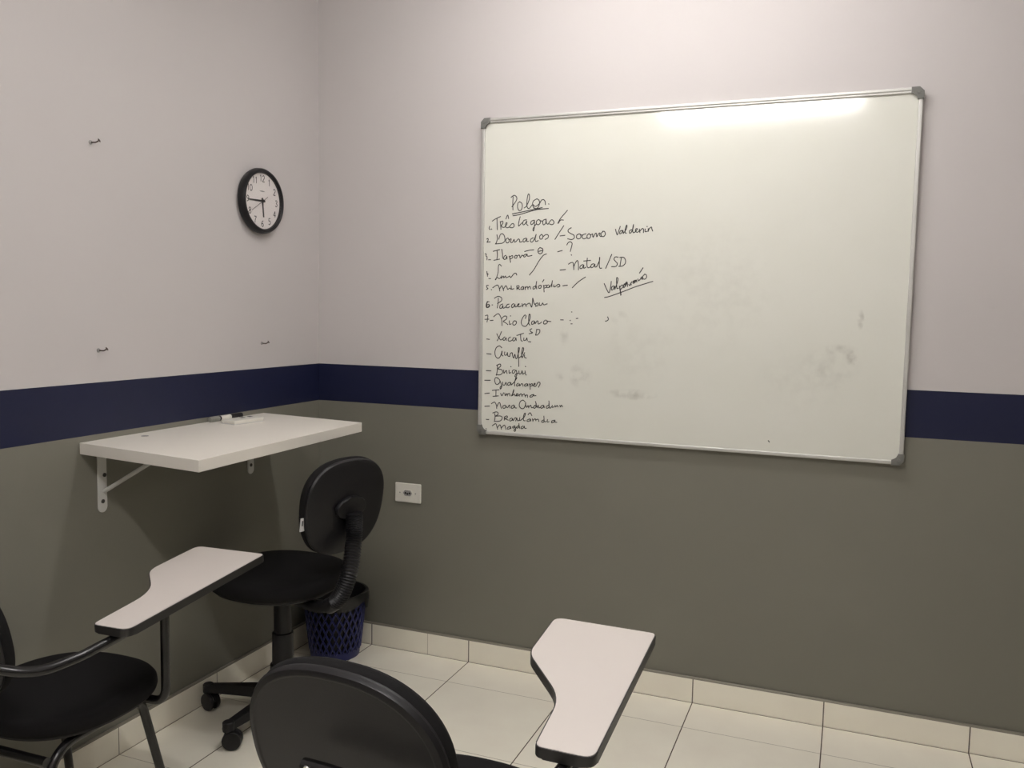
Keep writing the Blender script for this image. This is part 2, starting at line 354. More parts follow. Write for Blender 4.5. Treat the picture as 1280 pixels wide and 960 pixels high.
# ---------------------------------------------------------------- whiteboard
BX0, BX1, BZ0, BZ1 = .7512, 2.2735, .9366, 2.1438
INK = """882,1800 881,1826 882,1849;874,1847 885,1854 895,1849 897,1839 891,1828 878,1812;909,1829 902,1824 901,1808 907,1797 916,1799 920,1813 917,1824 909,1829;928,1806 937,1813 947,1835 948,1851 944,1857 940,1846 938,1818 942,1805 949,1804 958,1815;978,1838 965,1831 961,1819 966,1806 976,1802 985,1809 989,1822 986,1833 978,1838;961,1819 973,1810 988,1820 996,1832 1005,1834 1011,1827 1012,1816;966,1804 979,1802 1000,1805;1025,1818 1026,1817;880,1785 919,1791 961,1798 1000,1800 1024,1801;883,1778 907,1781 943,1790 979,1798 1024,1801;787,1740 785,1732 789,1728;794,1730 796,1729;798,1760 812,1768 831,1776;817,1770 818,1748 819,1727;831,1757 833,1742 834,1728;832,1755 840,1759 842,1751 836,1742 842,1735 850,1736;850,1736 857,1745 859,1752 854,1750 853,1739 859,1733 868,1736;854,1767 861,1781 865,1768;868,1736 879,1748 886,1747 888,1738 881,1733 871,1734;912,1773 908,1758 906,1739 915,1746 920,1750;938,1761 929,1760 923,1752 925,1743 932,1746 939,1757 938,1746 944,1741;968,1759 958,1756 955,1748 959,1743 968,1751 970,1759 970,1734 967,1719 965,1728 977,1745;986,1761 979,1756 978,1746 986,1742 994,1749 992,1758 986,1761;992,1757 1001,1755;1016,1762 1005,1758 1003,1749 1007,1741 1015,1748 1016,1761 1018,1747 1024,1743;1024,1743 1037,1759 1046,1754 1047,1746 1040,1741 1030,1744;1099,1792 1086,1778 1072,1762 1063,1746;1065,1746 1073,1757 1084,1757;776,1692 780,1694 782,1689 777,1680 782,1681;785,1681 790,1681;818,1707 820,1692 815,1676 812,1673 826,1674 842,1676 851,1685 849,1702 841,1711 832,1708 826,1691;861,1694 855,1688 857,1678 865,1677 869,1685 864,1694;869,1688 877,1691 875,1679 882,1678 889,1689 891,1679 897,1681;897,1681 906,1690 911,1687 912,1679 921,1680;938,1693 927,1689 926,1680 933,1680 941,1691 940,1681 947,1681;966,1694 957,1689 955,1681 962,1678 971,1689 978,1707 974,1689 977,1680 986,1683;999,1706 992,1699 994,1689 1002,1690 1005,1700 999,1706;1005,1697 1017,1705 1026,1702 1025,1693 1014,1687;1086,1736 1070,1713 1053,1687;1073,1699 1091,1701;1115,1728 1105,1722 1104,1714 1114,1707 1126,1701 1128,1691 1118,1685 1103,1688;1146,1705 1138,1701 1137,1691 1145,1687 1153,1692 1152,1703 1146,1705;1152,1701 1158,1701;1172,1705 1162,1702 1158,1694 1164,1687 1175,1690;1183,1705 1177,1698 1179,1689 1187,1689 1191,1698 1185,1705;1190,1701 1198,1704;1198,1704 1200,1692 1207,1704 1212,1706 1214,1693 1220,1704 1226,1707 1225,1698 1230,1694;1238,1713 1230,1705 1232,1696 1240,1694 1246,1702 1243,1712 1236,1713;1284,1719 1287,1708 1291,1699 1295,1711 1301,1729;1308,1715 1301,1712 1300,1703 1307,1706 1311,1715 1313,1704;1313,1704 1323,1718 1326,1730 1324,1733 1320,1721 1320,1707 1324,1705;1343,1717 1336,1713 1336,1705 1342,1707 1348,1721 1350,1736 1347,1717 1350,1706 1357,1709;1357,1709 1363,1716 1364,1720 1359,1719 1358,1711 1365,1707 1371,1712;1372,1718 1374,1706;1374,1711 1382,1720 1387,1717 1387,1706;1393,1718 1393,1709 1400,1710;1399,1727 1400,1727;1404,1719 1404,1709 1407,1718 1415,1725 1417,1718 1420,1711;1100,1666 1105,1674 1113,1677 1120,1671 1118,1658 1114,1642;1118,1629 1119,1628;1065,1641 1082,1645;1076,1573 1096,1575;1108,1595 1117,1600 1125,1600 1128,1587 1129,1575;1128,1584 1135,1600 1142,1608 1146,1597 1147,1574;1163,1593 1154,1588 1153,1579 1161,1580 1167,1592 1167,1580 1175,1583;1180,1616 1179,1600 1180,1587 1185,1581 1193,1585;1167,1606 1192,1608;1204,1596 1196,1592 1195,1582 1203,1584 1209,1595 1210,1584 1216,1585;1216,1585 1226,1606 1227,1620 1226,1593 1229,1580 1235,1580;1272,1629 1262,1605 1251,1579;1296,1619 1286,1620 1281,1612 1287,1604 1294,1596 1289,1586 1273,1585;1308,1615 1306,1601 1304,1586;1303,1618 1317,1618 1324,1608 1323,1596 1313,1587 1300,1586;1174,1547 1147,1529 1125,1508;770,1636 775,1634 774,1627 778,1624 778,1613;785,1613 793,1613;804,1645 816,1648 830,1651;819,1648 821,1631 819,1614;807,1611 819,1613 830,1615;839,1652 842,1636 843,1621 846,1618;856,1629 849,1625 848,1615 855,1615 860,1626 861,1616;870,1626 874,1613 876,1603;872,1623 883,1628 884,1620 875,1616;898,1629 892,1625 893,1619 900,1619 902,1626 898,1629;902,1626 910,1630 913,1627 915,1619 922,1629 927,1627;939,1633 931,1630 930,1623 936,1624 943,1633 944,1626 953,1626 962,1628;933,1643 949,1647 969,1649;994,1657 987,1650 987,1639 995,1634 1004,1639 1005,1652 994,1657;990,1643 1002,1646;1020,1633 1007,1627 989,1604 972,1576 954,1555;778,1568 780,1557 784,1558;780,1562 781,1550;787,1541 794,1541;838,1589 831,1595 826,1588 825,1565 817,1539 814,1538 822,1545 831,1541 838,1548;839,1551 839,1542 847,1551 849,1544 856,1551 858,1545 867,1547 873,1551 878,1545 890,1559 899,1561 902,1555;785,1515 778,1514 780,1506 784,1503 778,1499;798,1499 799,1498;804,1506 818,1515 826,1515 831,1505 833,1494;833,1502 841,1514 846,1505 849,1495;849,1502 858,1514 863,1508 866,1500 874,1505 879,1501;880,1513 882,1501 891,1503;903,1513 904,1500;903,1513 912,1514 912,1507 905,1506 916,1500;928,1511 921,1507 921,1501 928,1501 931,1510 931,1501;937,1510 938,1500;938,1506 946,1511 949,1502;949,1506 956,1512 960,1503;978,1513 970,1509 970,1502 978,1505 981,1517 983,1530;982,1514 984,1503;997,1516 991,1512 993,1505 1000,1506 1002,1515 997,1516;1007,1529 1012,1537;1012,1516 1013,1503 1014,1492;1012,1513 1023,1517 1023,1509 1014,1506;1030,1518 1024,1513 1026,1508 1033,1509 1034,1516;1035,1509 1043,1520 1046,1533;1045,1526 1044,1511;1052,1518 1052,1511 1058,1512 1069,1520 1075,1518 1075,1512 1067,1510;1088,1515 1105,1517;784,1453 778,1444 778,1431 786,1430 792,1436 788,1442 780,1439;783,1452 780,1443 781,1433 786,1432 789,1437;781,1452 789,1452;802,1440 804,1440;828,1466 827,1448 824,1429;812,1466 826,1473 840,1469 842,1459 835,1452 825,1446;846,1444 836,1439 835,1428 843,1429 847,1439 849,1428 861,1434;872,1444 864,1441 861,1432 868,1430 875,1434;892,1446 884,1441 885,1431 892,1434 897,1444 898,1434 905,1436;905,1436 912,1442 914,1446 909,1444 909,1436 917,1435 923,1438;926,1446 929,1435;929,1440 938,1446 943,1436;943,1442 953,1448 958,1447 964,1434;966,1435 968,1452 969,1468 974,1450 982,1441;978,1444 988,1450 991,1441 981,1437;996,1450 997,1441 1005,1443 1009,1450 1014,1443 1027,1447;775,1398 785,1399 782,1374;773,1384 789,1385;795,1380 807,1381;810,1395 823,1405 832,1405 840,1392 844,1378 845,1362;845,1390 854,1398 864,1396 862,1386 850,1378 859,1373 869,1366;875,1380 876,1367 883,1369;879,1399 880,1399;896,1381 890,1375 890,1366 898,1365 904,1372 903,1379 896,1381;941,1391 943,1400 937,1403 927,1388 924,1374 930,1363 943,1361 952,1372;952,1372 959,1389 960,1403 956,1407 954,1392 955,1372 959,1366;974,1382 967,1378 967,1369 974,1371 979,1381 980,1371 988,1382 992,1380 993,1371 1000,1373 1006,1378;1022,1386 1015,1380 1015,1372 1024,1372 1030,1379 1027,1385;1027,1382 1043,1381;1082,1388 1092,1388;1124,1418 1125,1418;1119,1387 1120,1386;1123,1374 1127,1374;1143,1394 1149,1395;782,1308 793,1307;824,1329 832,1314;843,1338 834,1317 826,1303;834,1314 840,1306 848,1310;857,1318 851,1313 851,1306 857,1306 862,1315 864,1305;880,1318 873,1313 872,1304 881,1303 888,1307;897,1317 891,1313 892,1304 899,1306 903,1316 905,1306;907,1325 922,1330 934,1334;922,1330 924,1308 930,1304;936,1316 936,1307 944,1309 948,1317 950,1306;955,1303 964,1302;967,1352 960,1348 964,1341 971,1337 957,1333;987,1348 984,1328;987,1350 999,1349 999,1339 990,1329 983,1330;783,1251 801,1250;845,1276 836,1283 823,1276 817,1259 821,1241 832,1235 841,1245 847,1264 846,1248 851,1245;858,1260 858,1249 866,1249 869,1259 871,1246 879,1244;879,1244 882,1255 889,1258 891,1247 896,1238 900,1253 905,1236 911,1242;911,1245 917,1265 918,1278 914,1276 914,1256 916,1233 917,1207;917,1239 927,1248 935,1268 935,1278 931,1277 928,1254 930,1240 937,1254 940,1260;940,1251 940,1243 947,1240;782,1185 801,1185;829,1206 828,1188 825,1169;825,1207 839,1213 842,1205 831,1194 847,1191 850,1179 839,1171 824,1171;855,1190 856,1178 861,1184 866,1189 869,1178;877,1190 878,1179 884,1182;884,1205 885,1204;944,1208 945,1207;900,1193 892,1190 891,1181 898,1181 906,1192 910,1177 906,1166 902,1168 906,1177 915,1180;918,1189 920,1178 928,1181 931,1191 934,1178 940,1182;943,1190 945,1179 948,1175;776,1147 799,1148;830,1159 821,1159 818,1147 824,1134 835,1136 840,1148 833,1157 829,1158;840,1148 848,1128 843,1116 841,1122 848,1131;851,1143 853,1133 860,1133 865,1143 868,1132;882,1144 874,1141 873,1133 881,1134 885,1143 887,1134;887,1134 899,1145 907,1157 910,1163 905,1160 901,1142 902,1131;916,1142 910,1137 910,1131 917,1133 921,1140 922,1132 930,1141 935,1138 936,1132;950,1142 942,1137 944,1132 952,1135 955,1142 956,1133;962,1142 965,1131 965,1121;964,1139 973,1143 973,1136 966,1133;975,1136 984,1140 985,1145 981,1143 980,1134 988,1134 996,1148 1003,1150 1005,1143 999,1131;777,1095 796,1098;809,1109 823,1111 837,1113;824,1110 824,1087;812,1086 834,1089;844,1099 849,1090 856,1102;861,1101 863,1091 867,1097;870,1100 872,1091;872,1096 880,1101 883,1092;889,1092 897,1107 898,1117 892,1093 900,1100 904,1093;906,1093 914,1099 911,1102 909,1093 917,1094;919,1100 922,1093;922,1097 929,1102 933,1092;933,1096 942,1102 946,1091;946,1095 954,1099 955,1090;975,1101 966,1096 966,1091 976,1094 980,1103 982,1097 989,1098;778,1045 797,1047;806,1057 817,1064 822,1061 827,1051 828,1040;828,1045 835,1060 841,1062 845,1049 848,1041;862,1054 854,1050 856,1042 864,1044 866,1052 862,1054;866,1052 873,1045 881,1056 884,1045;899,1057 891,1052 890,1044 898,1046 902,1055 904,1047 910,1046;945,1072 936,1078 925,1070 922,1056 929,1046 940,1046 947,1058 948,1069;947,1064 952,1051 958,1058 961,1050;961,1053 969,1060 972,1051 978,1052;987,1061 981,1055 983,1049 989,1053 991,1066 988,1075;990,1066 995,1052 999,1062 1002,1052 1007,1054;1019,1063 1011,1059 1011,1051 1019,1054 1022,1062 1024,1054;1040,1064 1032,1058 1034,1052 1042,1056 1043,1069 1042,1080;1042,1069 1046,1053 1052,1058;1056,1064 1055,1057 1063,1059;1067,1065 1068,1059 1076,1065 1079,1060;1086,1066 1089,1060 1092,1067 1097,1062;785,994 795,994;820,1019 822,1006 820,992;812,1021 826,1026 834,1023 833,1015 823,1009 844,1011 852,1005 844,992 819,988;861,1008 861,996;861,1008 872,1013 873,1006 863,1002 877,997;891,1006 884,1001 884,994 892,997 895,1005 897,996 906,1008 911,1004 908,996;913,1007 916,997 922,999;925,1009 924,999 931,1001;931,1001 943,1013 948,1026 944,1027 940,1013 941,1000 947,999;965,1007 956,1002 956,997 965,999 969,1007 970,999;959,1023 967,1031 974,1021;977,1008 979,999;979,1002 988,1009 991,1002;991,1005 1000,1008 1003,1000;1021,1006 1015,1002 1016,997 1023,999 1024,1010 1023,1021;1024,1009 1026,1000 1032,1001;1038,1009 1037,1000 1044,1001;1064,1008 1055,1004 1055,998 1064,1001 1068,1009 1068,1002 1075,1001;784,957 785,957;811,971 822,979 827,978 830,969 833,959;832,964 841,976 846,972 849,960;849,965 860,976 865,972 868,960;885,973 876,968 874,962 884,964 888,972 889,965;904,976 896,972 898,967 905,971;905,976 909,961 905,955 902,960 913,971;921,978 913,973 915,968 922,973 922,986;922,981 926,968;939,978 932,973 933,967 941,971 944,978 946,970 952,970;1247,1523 1255,1506 1264,1491 1268,1496 1272,1517 1273,1531;1284,1515 1276,1512 1275,1501 1281,1503 1286,1514 1287,1503;1287,1503 1295,1525 1298,1541 1293,1545 1293,1527 1295,1507 1300,1507;1304,1514 1307,1499 1310,1482;1305,1514 1308,1499 1311,1484;1305,1510 1314,1519 1318,1513 1308,1502;1328,1525 1321,1521 1320,1509 1327,1516 1332,1527 1334,1514;1323,1520 1331,1530 1334,1521;1325,1516 1330,1526;1339,1521 1343,1517 1349,1530;1345,1525 1348,1520;1362,1536 1354,1532 1355,1525 1362,1529 1366,1537 1368,1530;1357,1530 1364,1535;1372,1540 1374,1534 1380,1539 1385,1548 1389,1544 1388,1539;1383,1541 1388,1542;1396,1557 1390,1551 1390,1542 1397,1540 1403,1546 1402,1555 1396,1558;1389,1580 1382,1570 1377,1562;1388,1579 1378,1563;1250,1473 1271,1478 1321,1496 1365,1513 1426,1532;1263,1402 1266,1393 1259,1387 1255,1387;1847,986 1850,982"""
def build_board():
    t = thing('whiteboard', 'large white dry-erase board with a handwritten list, aluminium frame', 'whiteboard', (0, 0, 0))
    fw = .017
    # panel with rounded corners
    x0, x1, z0, z1, r = BX0+.010, BX1-.010, BZ0+.010, BZ1-.010, .030
    out = []
    for cx, cz, a0 in ((x1-r, z1-r, 0), (x0+r, z1-r, 90), (x0+r, z0+r, 180), (x1-r, z0+r, 270)):
        for k in range(9):
            a = math.radians(a0+k*90/8); out.append((cx+r*math.cos(a), cz+r*math.sin(a)))
    M = Matrix(((1, 0, 0, 0), (0, 0, -1, 0), (0, 1, 0, 0), (0, 0, 0, 1)))
    bm = bmesh.new(); add_prism(bm, out, .004, .018, .0008, M); panel = obj('panel', bm, M_board, t)
    for nm, lo, hi in (('top', (BX0+.03, BZ1-fw), (BX1-.03, BZ1)), ('bottom', (BX0+.03, BZ0), (BX1-.03, BZ0+fw*.75)),
                       ('left', (BX0, BZ0+.03), (BX0+fw*.8, BZ1-.03)), ('right', (BX1-fw*.8, BZ0+.03), (BX1, BZ1-.03))):
        bm = bmesh.new(); add_box(bm, (lo[0], -.025, lo[1]), (hi[0], -.0005, hi[1]), .003, 3)
        # raised outer lip
        if nm == 'top': add_box(bm, (lo[0], -.029, hi[1]-.009), (hi[0], -.02, hi[1]+.0005), .002)
        obj('frame_rail', bm, M_alu, t)
    for sx, sz in ((0, 0), (1, 0), (0, 1), (1, 1)):
        cx = BX1 if sx else BX0; cz = BZ1 if sz else BZ0
        dx = -1 if sx else 1; dz = -1 if sz else 1
        L = .036; wd = .016; bm = bmesh.new()
        e = .002
        out = [(cx-dx*e, cz+dz*.012), (cx+dx*.012, cz-dz*e), (cx+dx*L, cz-dz*e), (cx+dx*L, cz+dz*wd)]
        for k in range(6):
            a = math.radians(90*k/5); rr = L-wd
            out.append((cx+dx*(L-rr*math.sin(a)), cz+dz*(L-rr*math.cos(a))))
        out += [(cx+dx*wd, cz+dz*L), (cx-dx*e, cz+dz*L)]
        add_prism(bm, out, 0.0006, .032, .0025, M)
        add_lathe(bm, [(.0065, 0), (.0065, .003), (.005, .004)], 16, frame((cx+dx*.014, -.031, cz+dz*.014), (0, -1, 0)))
        obj('corner_cap', bm, M_capgrey, t)
    # handwriting: thin film of ink on the panel
    bm = bmesh.new(); hw = .0017; yk = -.0184
    for si, st in enumerate(INK.split(';')):
        P = [tuple(float(a)/1000 for a in p.split(',')) for p in st.split()]
        pts = catmull([(p[0], 0, p[1]) for p in P], 5) if len(P) > 2 else [Vector((p[0], 0, p[1])) for p in P]
        n = len(pts); yy = yk-.00001*(si % 7); prev = None
        for i in range(n):
            d = pts[min(i+1, n-1)]-pts[max(i-1, 0)]
            if d.length < 1e-6: d = Vector((1, 0, 0))
            d.normalize(); nr = Vector((-d.z, 0, d.x))*hw
            e = d*hw if i == n-1 else (-d*hw if i == 0 else Vector())
            q = pts[i]+e
            cur = (bm.verts.new((q.x+nr.x, yy, q.z+nr.z)), bm.verts.new((q.x-nr.x, yy, q.z-nr.z)))
            if prev: bm.faces.new((prev[0], cur[0], cur[1], prev[1]))
            prev = cur
    obj('handwriting', bm, M_ink, panel, 0, False)
build_board()

# ---------------------------------------------------------------- wall clock
def build_clock():
    cy, cz, R = -.401, 1.812, .121
    t = thing('wall_clock', 'round black-rimmed wall clock with white dial on the left wall', 'clock', (0, cy, cz))
    t.rotation_euler = (0, math.radians(90), 0)          # local z points into the room (+x), local -x is up
    bm = bmesh.new()
    add_lathe(bm, [(.088, .0006), (R-.012, .0006), (R-.004, .006), (R, .016), (R-.001, .028), (R-.006, .036), (R-.012, .037), (R-.0165, .034), (R-.0175, .028), (R-.018, .018), (.088, .016)], 72)
    obj('rim', bm, M_black, t)
    bm = bmesh.new(); add_lathe(bm, [(R-.0178, .018), (R-.0178, .0245)], 72); obj('dial', bm, M_dial, t)
    def P(ang, rad, z):   # clock angle in degrees from 12, clockwise as read from the room
        a = math.radians(ang); return Vector((-rad*math.cos(a), rad*math.sin(a), z))
    # digits as stroke shapes in a 0.6 x 1 box
    DG = {'0': [[(.3, 1), (.05, .75), (.05, .25), (.3, 0), (.55, .25), (.55, .75), (.3, 1)]], '1': [[(.15, .8), (.3, 1), (.3, 0)]],
          '2': [[(.05, .8), (.3, 1), (.55, .75), (.35, .4), (.05, 0)], [(.05, 0), (.58, 0)]],
          '3': [[(.08, .9), (.35, 1), (.52, .78), (.25, .54)], [(.25, .54), (.55, .3), (.3, 0), (.05, .12)]],
          '4': [[(.45, 0), (.45, 1)], [(.45, 1), (.02, .3)], [(.02, .3), (.62, .3)]], '5': [[(.52, 1), (.12, 1)], [(.12, 1), (.08, .55)], [(.08, .55), (.4, .6), (.55, .3), (.3, 0), (.05, .1)]],
          '6': [[(.5, .95), (.2, .75), (.05, .3), (.3, 0), (.55, .28), (.3, .52), (.08, .35)]], '7': [[(.05, 1), (.57, 1)], [(.57, 1), (.3, .5), (.22, 0)]],
          '8': [[(.3, .53), (.06, .76), (.3, 1), (.54, .76), (.3, .53), (.03, .26), (.3, 0), (.57, .26), (.3, .53)]],
          '9': [[(.52, .65), (.3, .48), (.05, .72), (.3, 1), (.55, .7), (.4, .25), (.1, .05)]]}
    H = .023
    for h in range(1, 13):
        bm = bmesh.new(); s = str(h); wtot = .66*H*len(s); c = P(h*30, .083, .0)
        for di, ch in enumerate(s):
            for st in DG[ch]:
                pts = [(-(c.x)*-1*1 - (py-.5)*H, c.y-wtot/2+(px+.03+di*.66)*H) for px, py in st]
                pts = [Vector((a, b, .0248)) for a, b in pts]
                if len(pts) > 2: pts = catmull(pts, 4)
                prev = None; n = len(pts)
                for i in range(n):
                    d = (pts[min(i+1, n-1)]-pts[max(i-1, 0)]).normalized(); nr = Vector((-d.y, d.x, 0))*.0017
                    cur = (bm.verts.new(pts[i]+nr), bm.verts.new(pts[i]-nr))
                    if prev: bm.faces.new((prev[0], cur[0], cur[1], prev[1]))
                    prev = cur
        obj('numeral', bm, M_num, t, 0)
    def hand(name, ang, l, tail, w0, w1, z):
        bm = bmesh.new(); d = P(ang, 1, 0); d.z = 0; nn = Vector((-d.y, d.x, 0))
        lo = [-d*tail-nn*w0, -d*tail+nn*w0, d*l+nn*w1, d*l-nn*w1]
        a = [bm.verts.new(p+Vector((0, 0, z))) for p in lo]; b = [bm.verts.new(p+Vector((0, 0, z+.0008))) for p in lo]
        bm.faces.new(a[::-1]); bm.faces.new(b)
        for k in range(4): bm.faces.new((a[k], a[(k+1) % 4], b[(k+1) % 4], b[k]))
        obj(name, bm, M_band, t, 0)
    hand('hour_hand', 174, .060, .012, .0044, .0034, .0252)
    hand('minute_hand', 268.5, .078, .014, .0040, .0026, .0265)
    hand('second_hand', 238, .076, .034, .0009, .0007, .0278)
    bm = bmesh.new(); add_lathe(bm, [(.006, .0246), (.006, .0292)], 16); obj('hub', bm, M_band, t)
    bm = bmesh.new(); prev = None
    for k in range(9):
        a = -.016+.032*k/8; hh = .0024*(1-(a/.017)**2)
        cur = (bm.verts.new((-.036-hh, a, .0248)), bm.verts.new((-.036+hh, a, .0248)))
        if prev: bm.faces.new((prev[0], cur[0], cur[1], prev[1]))
        prev = cur
    obj('dial_mark', bm, M_grey, t, 0)
    bm = bmesh.new(); add_lathe(bm, [(R-.0168, .0315), (R-.0168, .0328)], 64); obj('glass', bm, M_glass, t)
build_clock()

# ---------------------------------------------------------------- nails in the left wall
def nail(y, z, label):
    t = thing('wall_nail', label, 'nail', (0, y, z), 0, 'nails in the left wall')
    bm = bmesh.new(); add_lathe(bm, [(.0035, -.002), (.0065, .0005), (.0055, .003), (.003, .004)], 16, frame((0, 0, 0), (1, 0, 0))); obj('plug', bm, M_grey, t)
    bm = bmesh.new(); add_tube(bm, fillet([(-.004, 0, 0), (.020, .002, -.001), (.026, .006, .004)], .006), .0021, 10); obj('shank', bm, M_nail, t)
    bm = bmesh.new(); add_lathe(bm, [(.0022, -.001), (.0055, 0), (.0058, .002), (.002, .0035)], 16, frame((.0265, .0064, .0044), (.6, .45, .5))); obj('head', bm, M_nail, t)
nail(-1.156, 1.889, 'small bent nail high on the left wall, the upper one, left of the clock')
nail(-1.145, 1.279, 'small bent nail low on the left wall, above the near end of the wall desk')
nail(-.380, 1.279, 'small bent nail under the clock, just above the blue stripe near the corner')

# ---------------------------------------------------------------- electrical outlet
def build_outlet():
    t = thing('wall_outlet', 'white landscape socket plate on the grey part of the back wall', 'outlet', (.4345, 0, .6665))
    bm = bmesh.new(); add_box(bm, (-.0595, -.009, -.040), (.0595, -.0003, .040), .004, 3); obj('plate', bm, M_white, t)
    # hexagonal recessed socket
    hexo = [(-.021, 0), (-.0125, .0115), (.0125, .0115), (.021, 0), (.0125, -.0115), (-.0125, -.0115)]
    M = Matrix(((1, 0, 0, 0), (0, 0, -1, 0), (0, 1, 0, 0), (0, 0, 0, 1)))
    bm = bmesh.new(); add_prism(bm, [(x*1.25, z*1.3) for x, z in hexo], .009, .0105, .0006, M); s = obj('socket', bm, M_white, t)
    bm = bmesh.new(); add_prism(bm, hexo, .0102, .0109, 0, M); obj('recess', bm, M_grey, s, 0)
    bm = bmesh.new()
    for px, pz in ((-.0095, 0), (.0095, 0), (0, -.003)):
        add_lathe(bm, [(.0042, 0), (.0042, .0006)], 12, frame((px, -.0109, pz), (0, -1, 0)))
    obj('pin_hole', bm, M_dark, s, 0)
    for sx in (-1, 1):
        bm = bmesh.new(); add_lathe(bm, [(.003, 0), (.003, .0008)], 12, frame((sx*.036, -.009, 0), (0, -1, 0))); obj('screw', bm, M_grey, t)
build_outlet()

# ---------------------------------------------------------------- wall desk on brackets
def build_desk():
    t = thing('wall_desk', 'white wall-mounted desk board on two white brackets, on the left wall', 'desk', (0, 0, 0))
    th = .034
    c = [(.001, -1.222, 1.0095), (.001, -.374, 1.0105), (.448, -.385, 1.0025), (.455, -1.236, .996)]
    bm = bmesh.new()
    hi = [bm.verts.new(p) for p in c]; lo = [bm.verts.new((p[0], p[1], p[2]-th)) for p in c]
    bm.faces.new(hi); bm.faces.new(lo[::-1])
    for k in range(4): bm.faces.new((hi[k], lo[k], lo[(k+1) % 4], hi[(k+1) % 4]))
    bmesh.ops.bevel(bm, geom=list(bm.edges), offset=.0015, segments=2, profile=.5, affect='EDGES')
    obj('desktop', bm, M_desk, t)
    bm = bmesh.new(); add_lathe(bm, [(.011, 0), (.011, .0012), (.008, .0018)], 20, T(.060, -1.030, 1.0085)); obj('screw_cap', bm, M_grey, t)
    for y in (-1.146, -.455):
        b = bmesh.new(); zt = .970
        st = [(y+.016*math.cos(math.radians(q)), .802+.016*math.sin(math.radians(q))) for q in range(180, 361, 15)]+[(y+.016, zt-.0005), (y-.016, zt-.0005)]
        add_prism(b, st, .0005, .006, .001, Matrix(((0, 0, 1, 0), (1, 0, 0, 0), (0, 1, 0, 0), (0, 0, 0, 1))))
        add_box(b, (.0005, y-.016, zt-.006), (.330, y+.016, zt), .002)
        br = obj('bracket', b, M_wmetal, t)
        b = bmesh.new(); add_tube(b, fillet([(.006, y+.004, .850), (.022, y+.004, .858), (.200, y+.004, .958), (.225, y+.004, .9655)], .015), .0065, 10); obj('brace', b, M_wmetal, br)
        for z in (.820, .900):
            b = bmesh.new(); add_lathe(b, [(.0065, 0), (.0065, .002), (.004, .0035)], 14, frame((.0058, y+(.007 if z > .85 else -.001), z), (1, 0, 0))); obj('screw', b, M_screw, br)
build_desk()

def build_marker():
    y0, x, z = -.690, .0165, 1.0193
    t = thing('marker_pen', 'whiteboard marker with black cap and grey end lying on the wall desk', 'marker', (x, y0, z))
    t.rotation_euler = (math.radians(-90), 0, math.radians(-2))       # local z runs along the pen
    r = .0090
    bm = bmesh.new(); add_lathe(bm, [(r*.75, 0), (r*1.04, .002), (r*1.04, .044), (r*.9, .046)], 24); obj('end_plug', bm, M_greyclear, t)
    bm = bmesh.new(); add_lathe(bm, [(r, .0455), (r, .050), (r*.98, .0525)], 24); obj('ring', bm, M_black, t)
    bm = bmesh.new(); add_lathe(bm, [(r*.98, .052), (r*.98, .104)], 24); obj('barrel', bm, M_white, t)
    bm = bmesh.new(); add_lathe(bm, [(r*1.05, .103), (r*1.05, .160), (r*.9, .163)], 24); obj('cap', bm, M_black, t)
build_marker()

def build_eraser():
    t = thing('whiteboard_eraser', 'flat white plastic eraser block with two dark slots, on the wall desk beside the marker', 'eraser', (.107, -.624, 1.0078))
    t.rotation_euler = (0, math.radians(1), math.radians(-8))
    bm = bmesh.new(); add_box(bm, (-.033, -.069, .003), (.033, .069, .0155), .003, 3); obj('body', bm, M_white, t)
    bm = bmesh.new(); add_box(bm, (-.031, -.067, 0), (.031, .067, .0036), .001); obj('felt_pad', bm, M_tagc, t)
    for y in (.010, .045):
        bm = bmesh.new(); add_box(bm, (-.022, y-.008, .0150), (-.006, y+.008, .0160), .0003); obj('slot', bm, M_num, t)
build_eraser()

# ---------------------------------------------------------------- office chair
def outline_back(a, b, e=2.7, taper=.06): return superellipse(a, b, e, 72, taper)

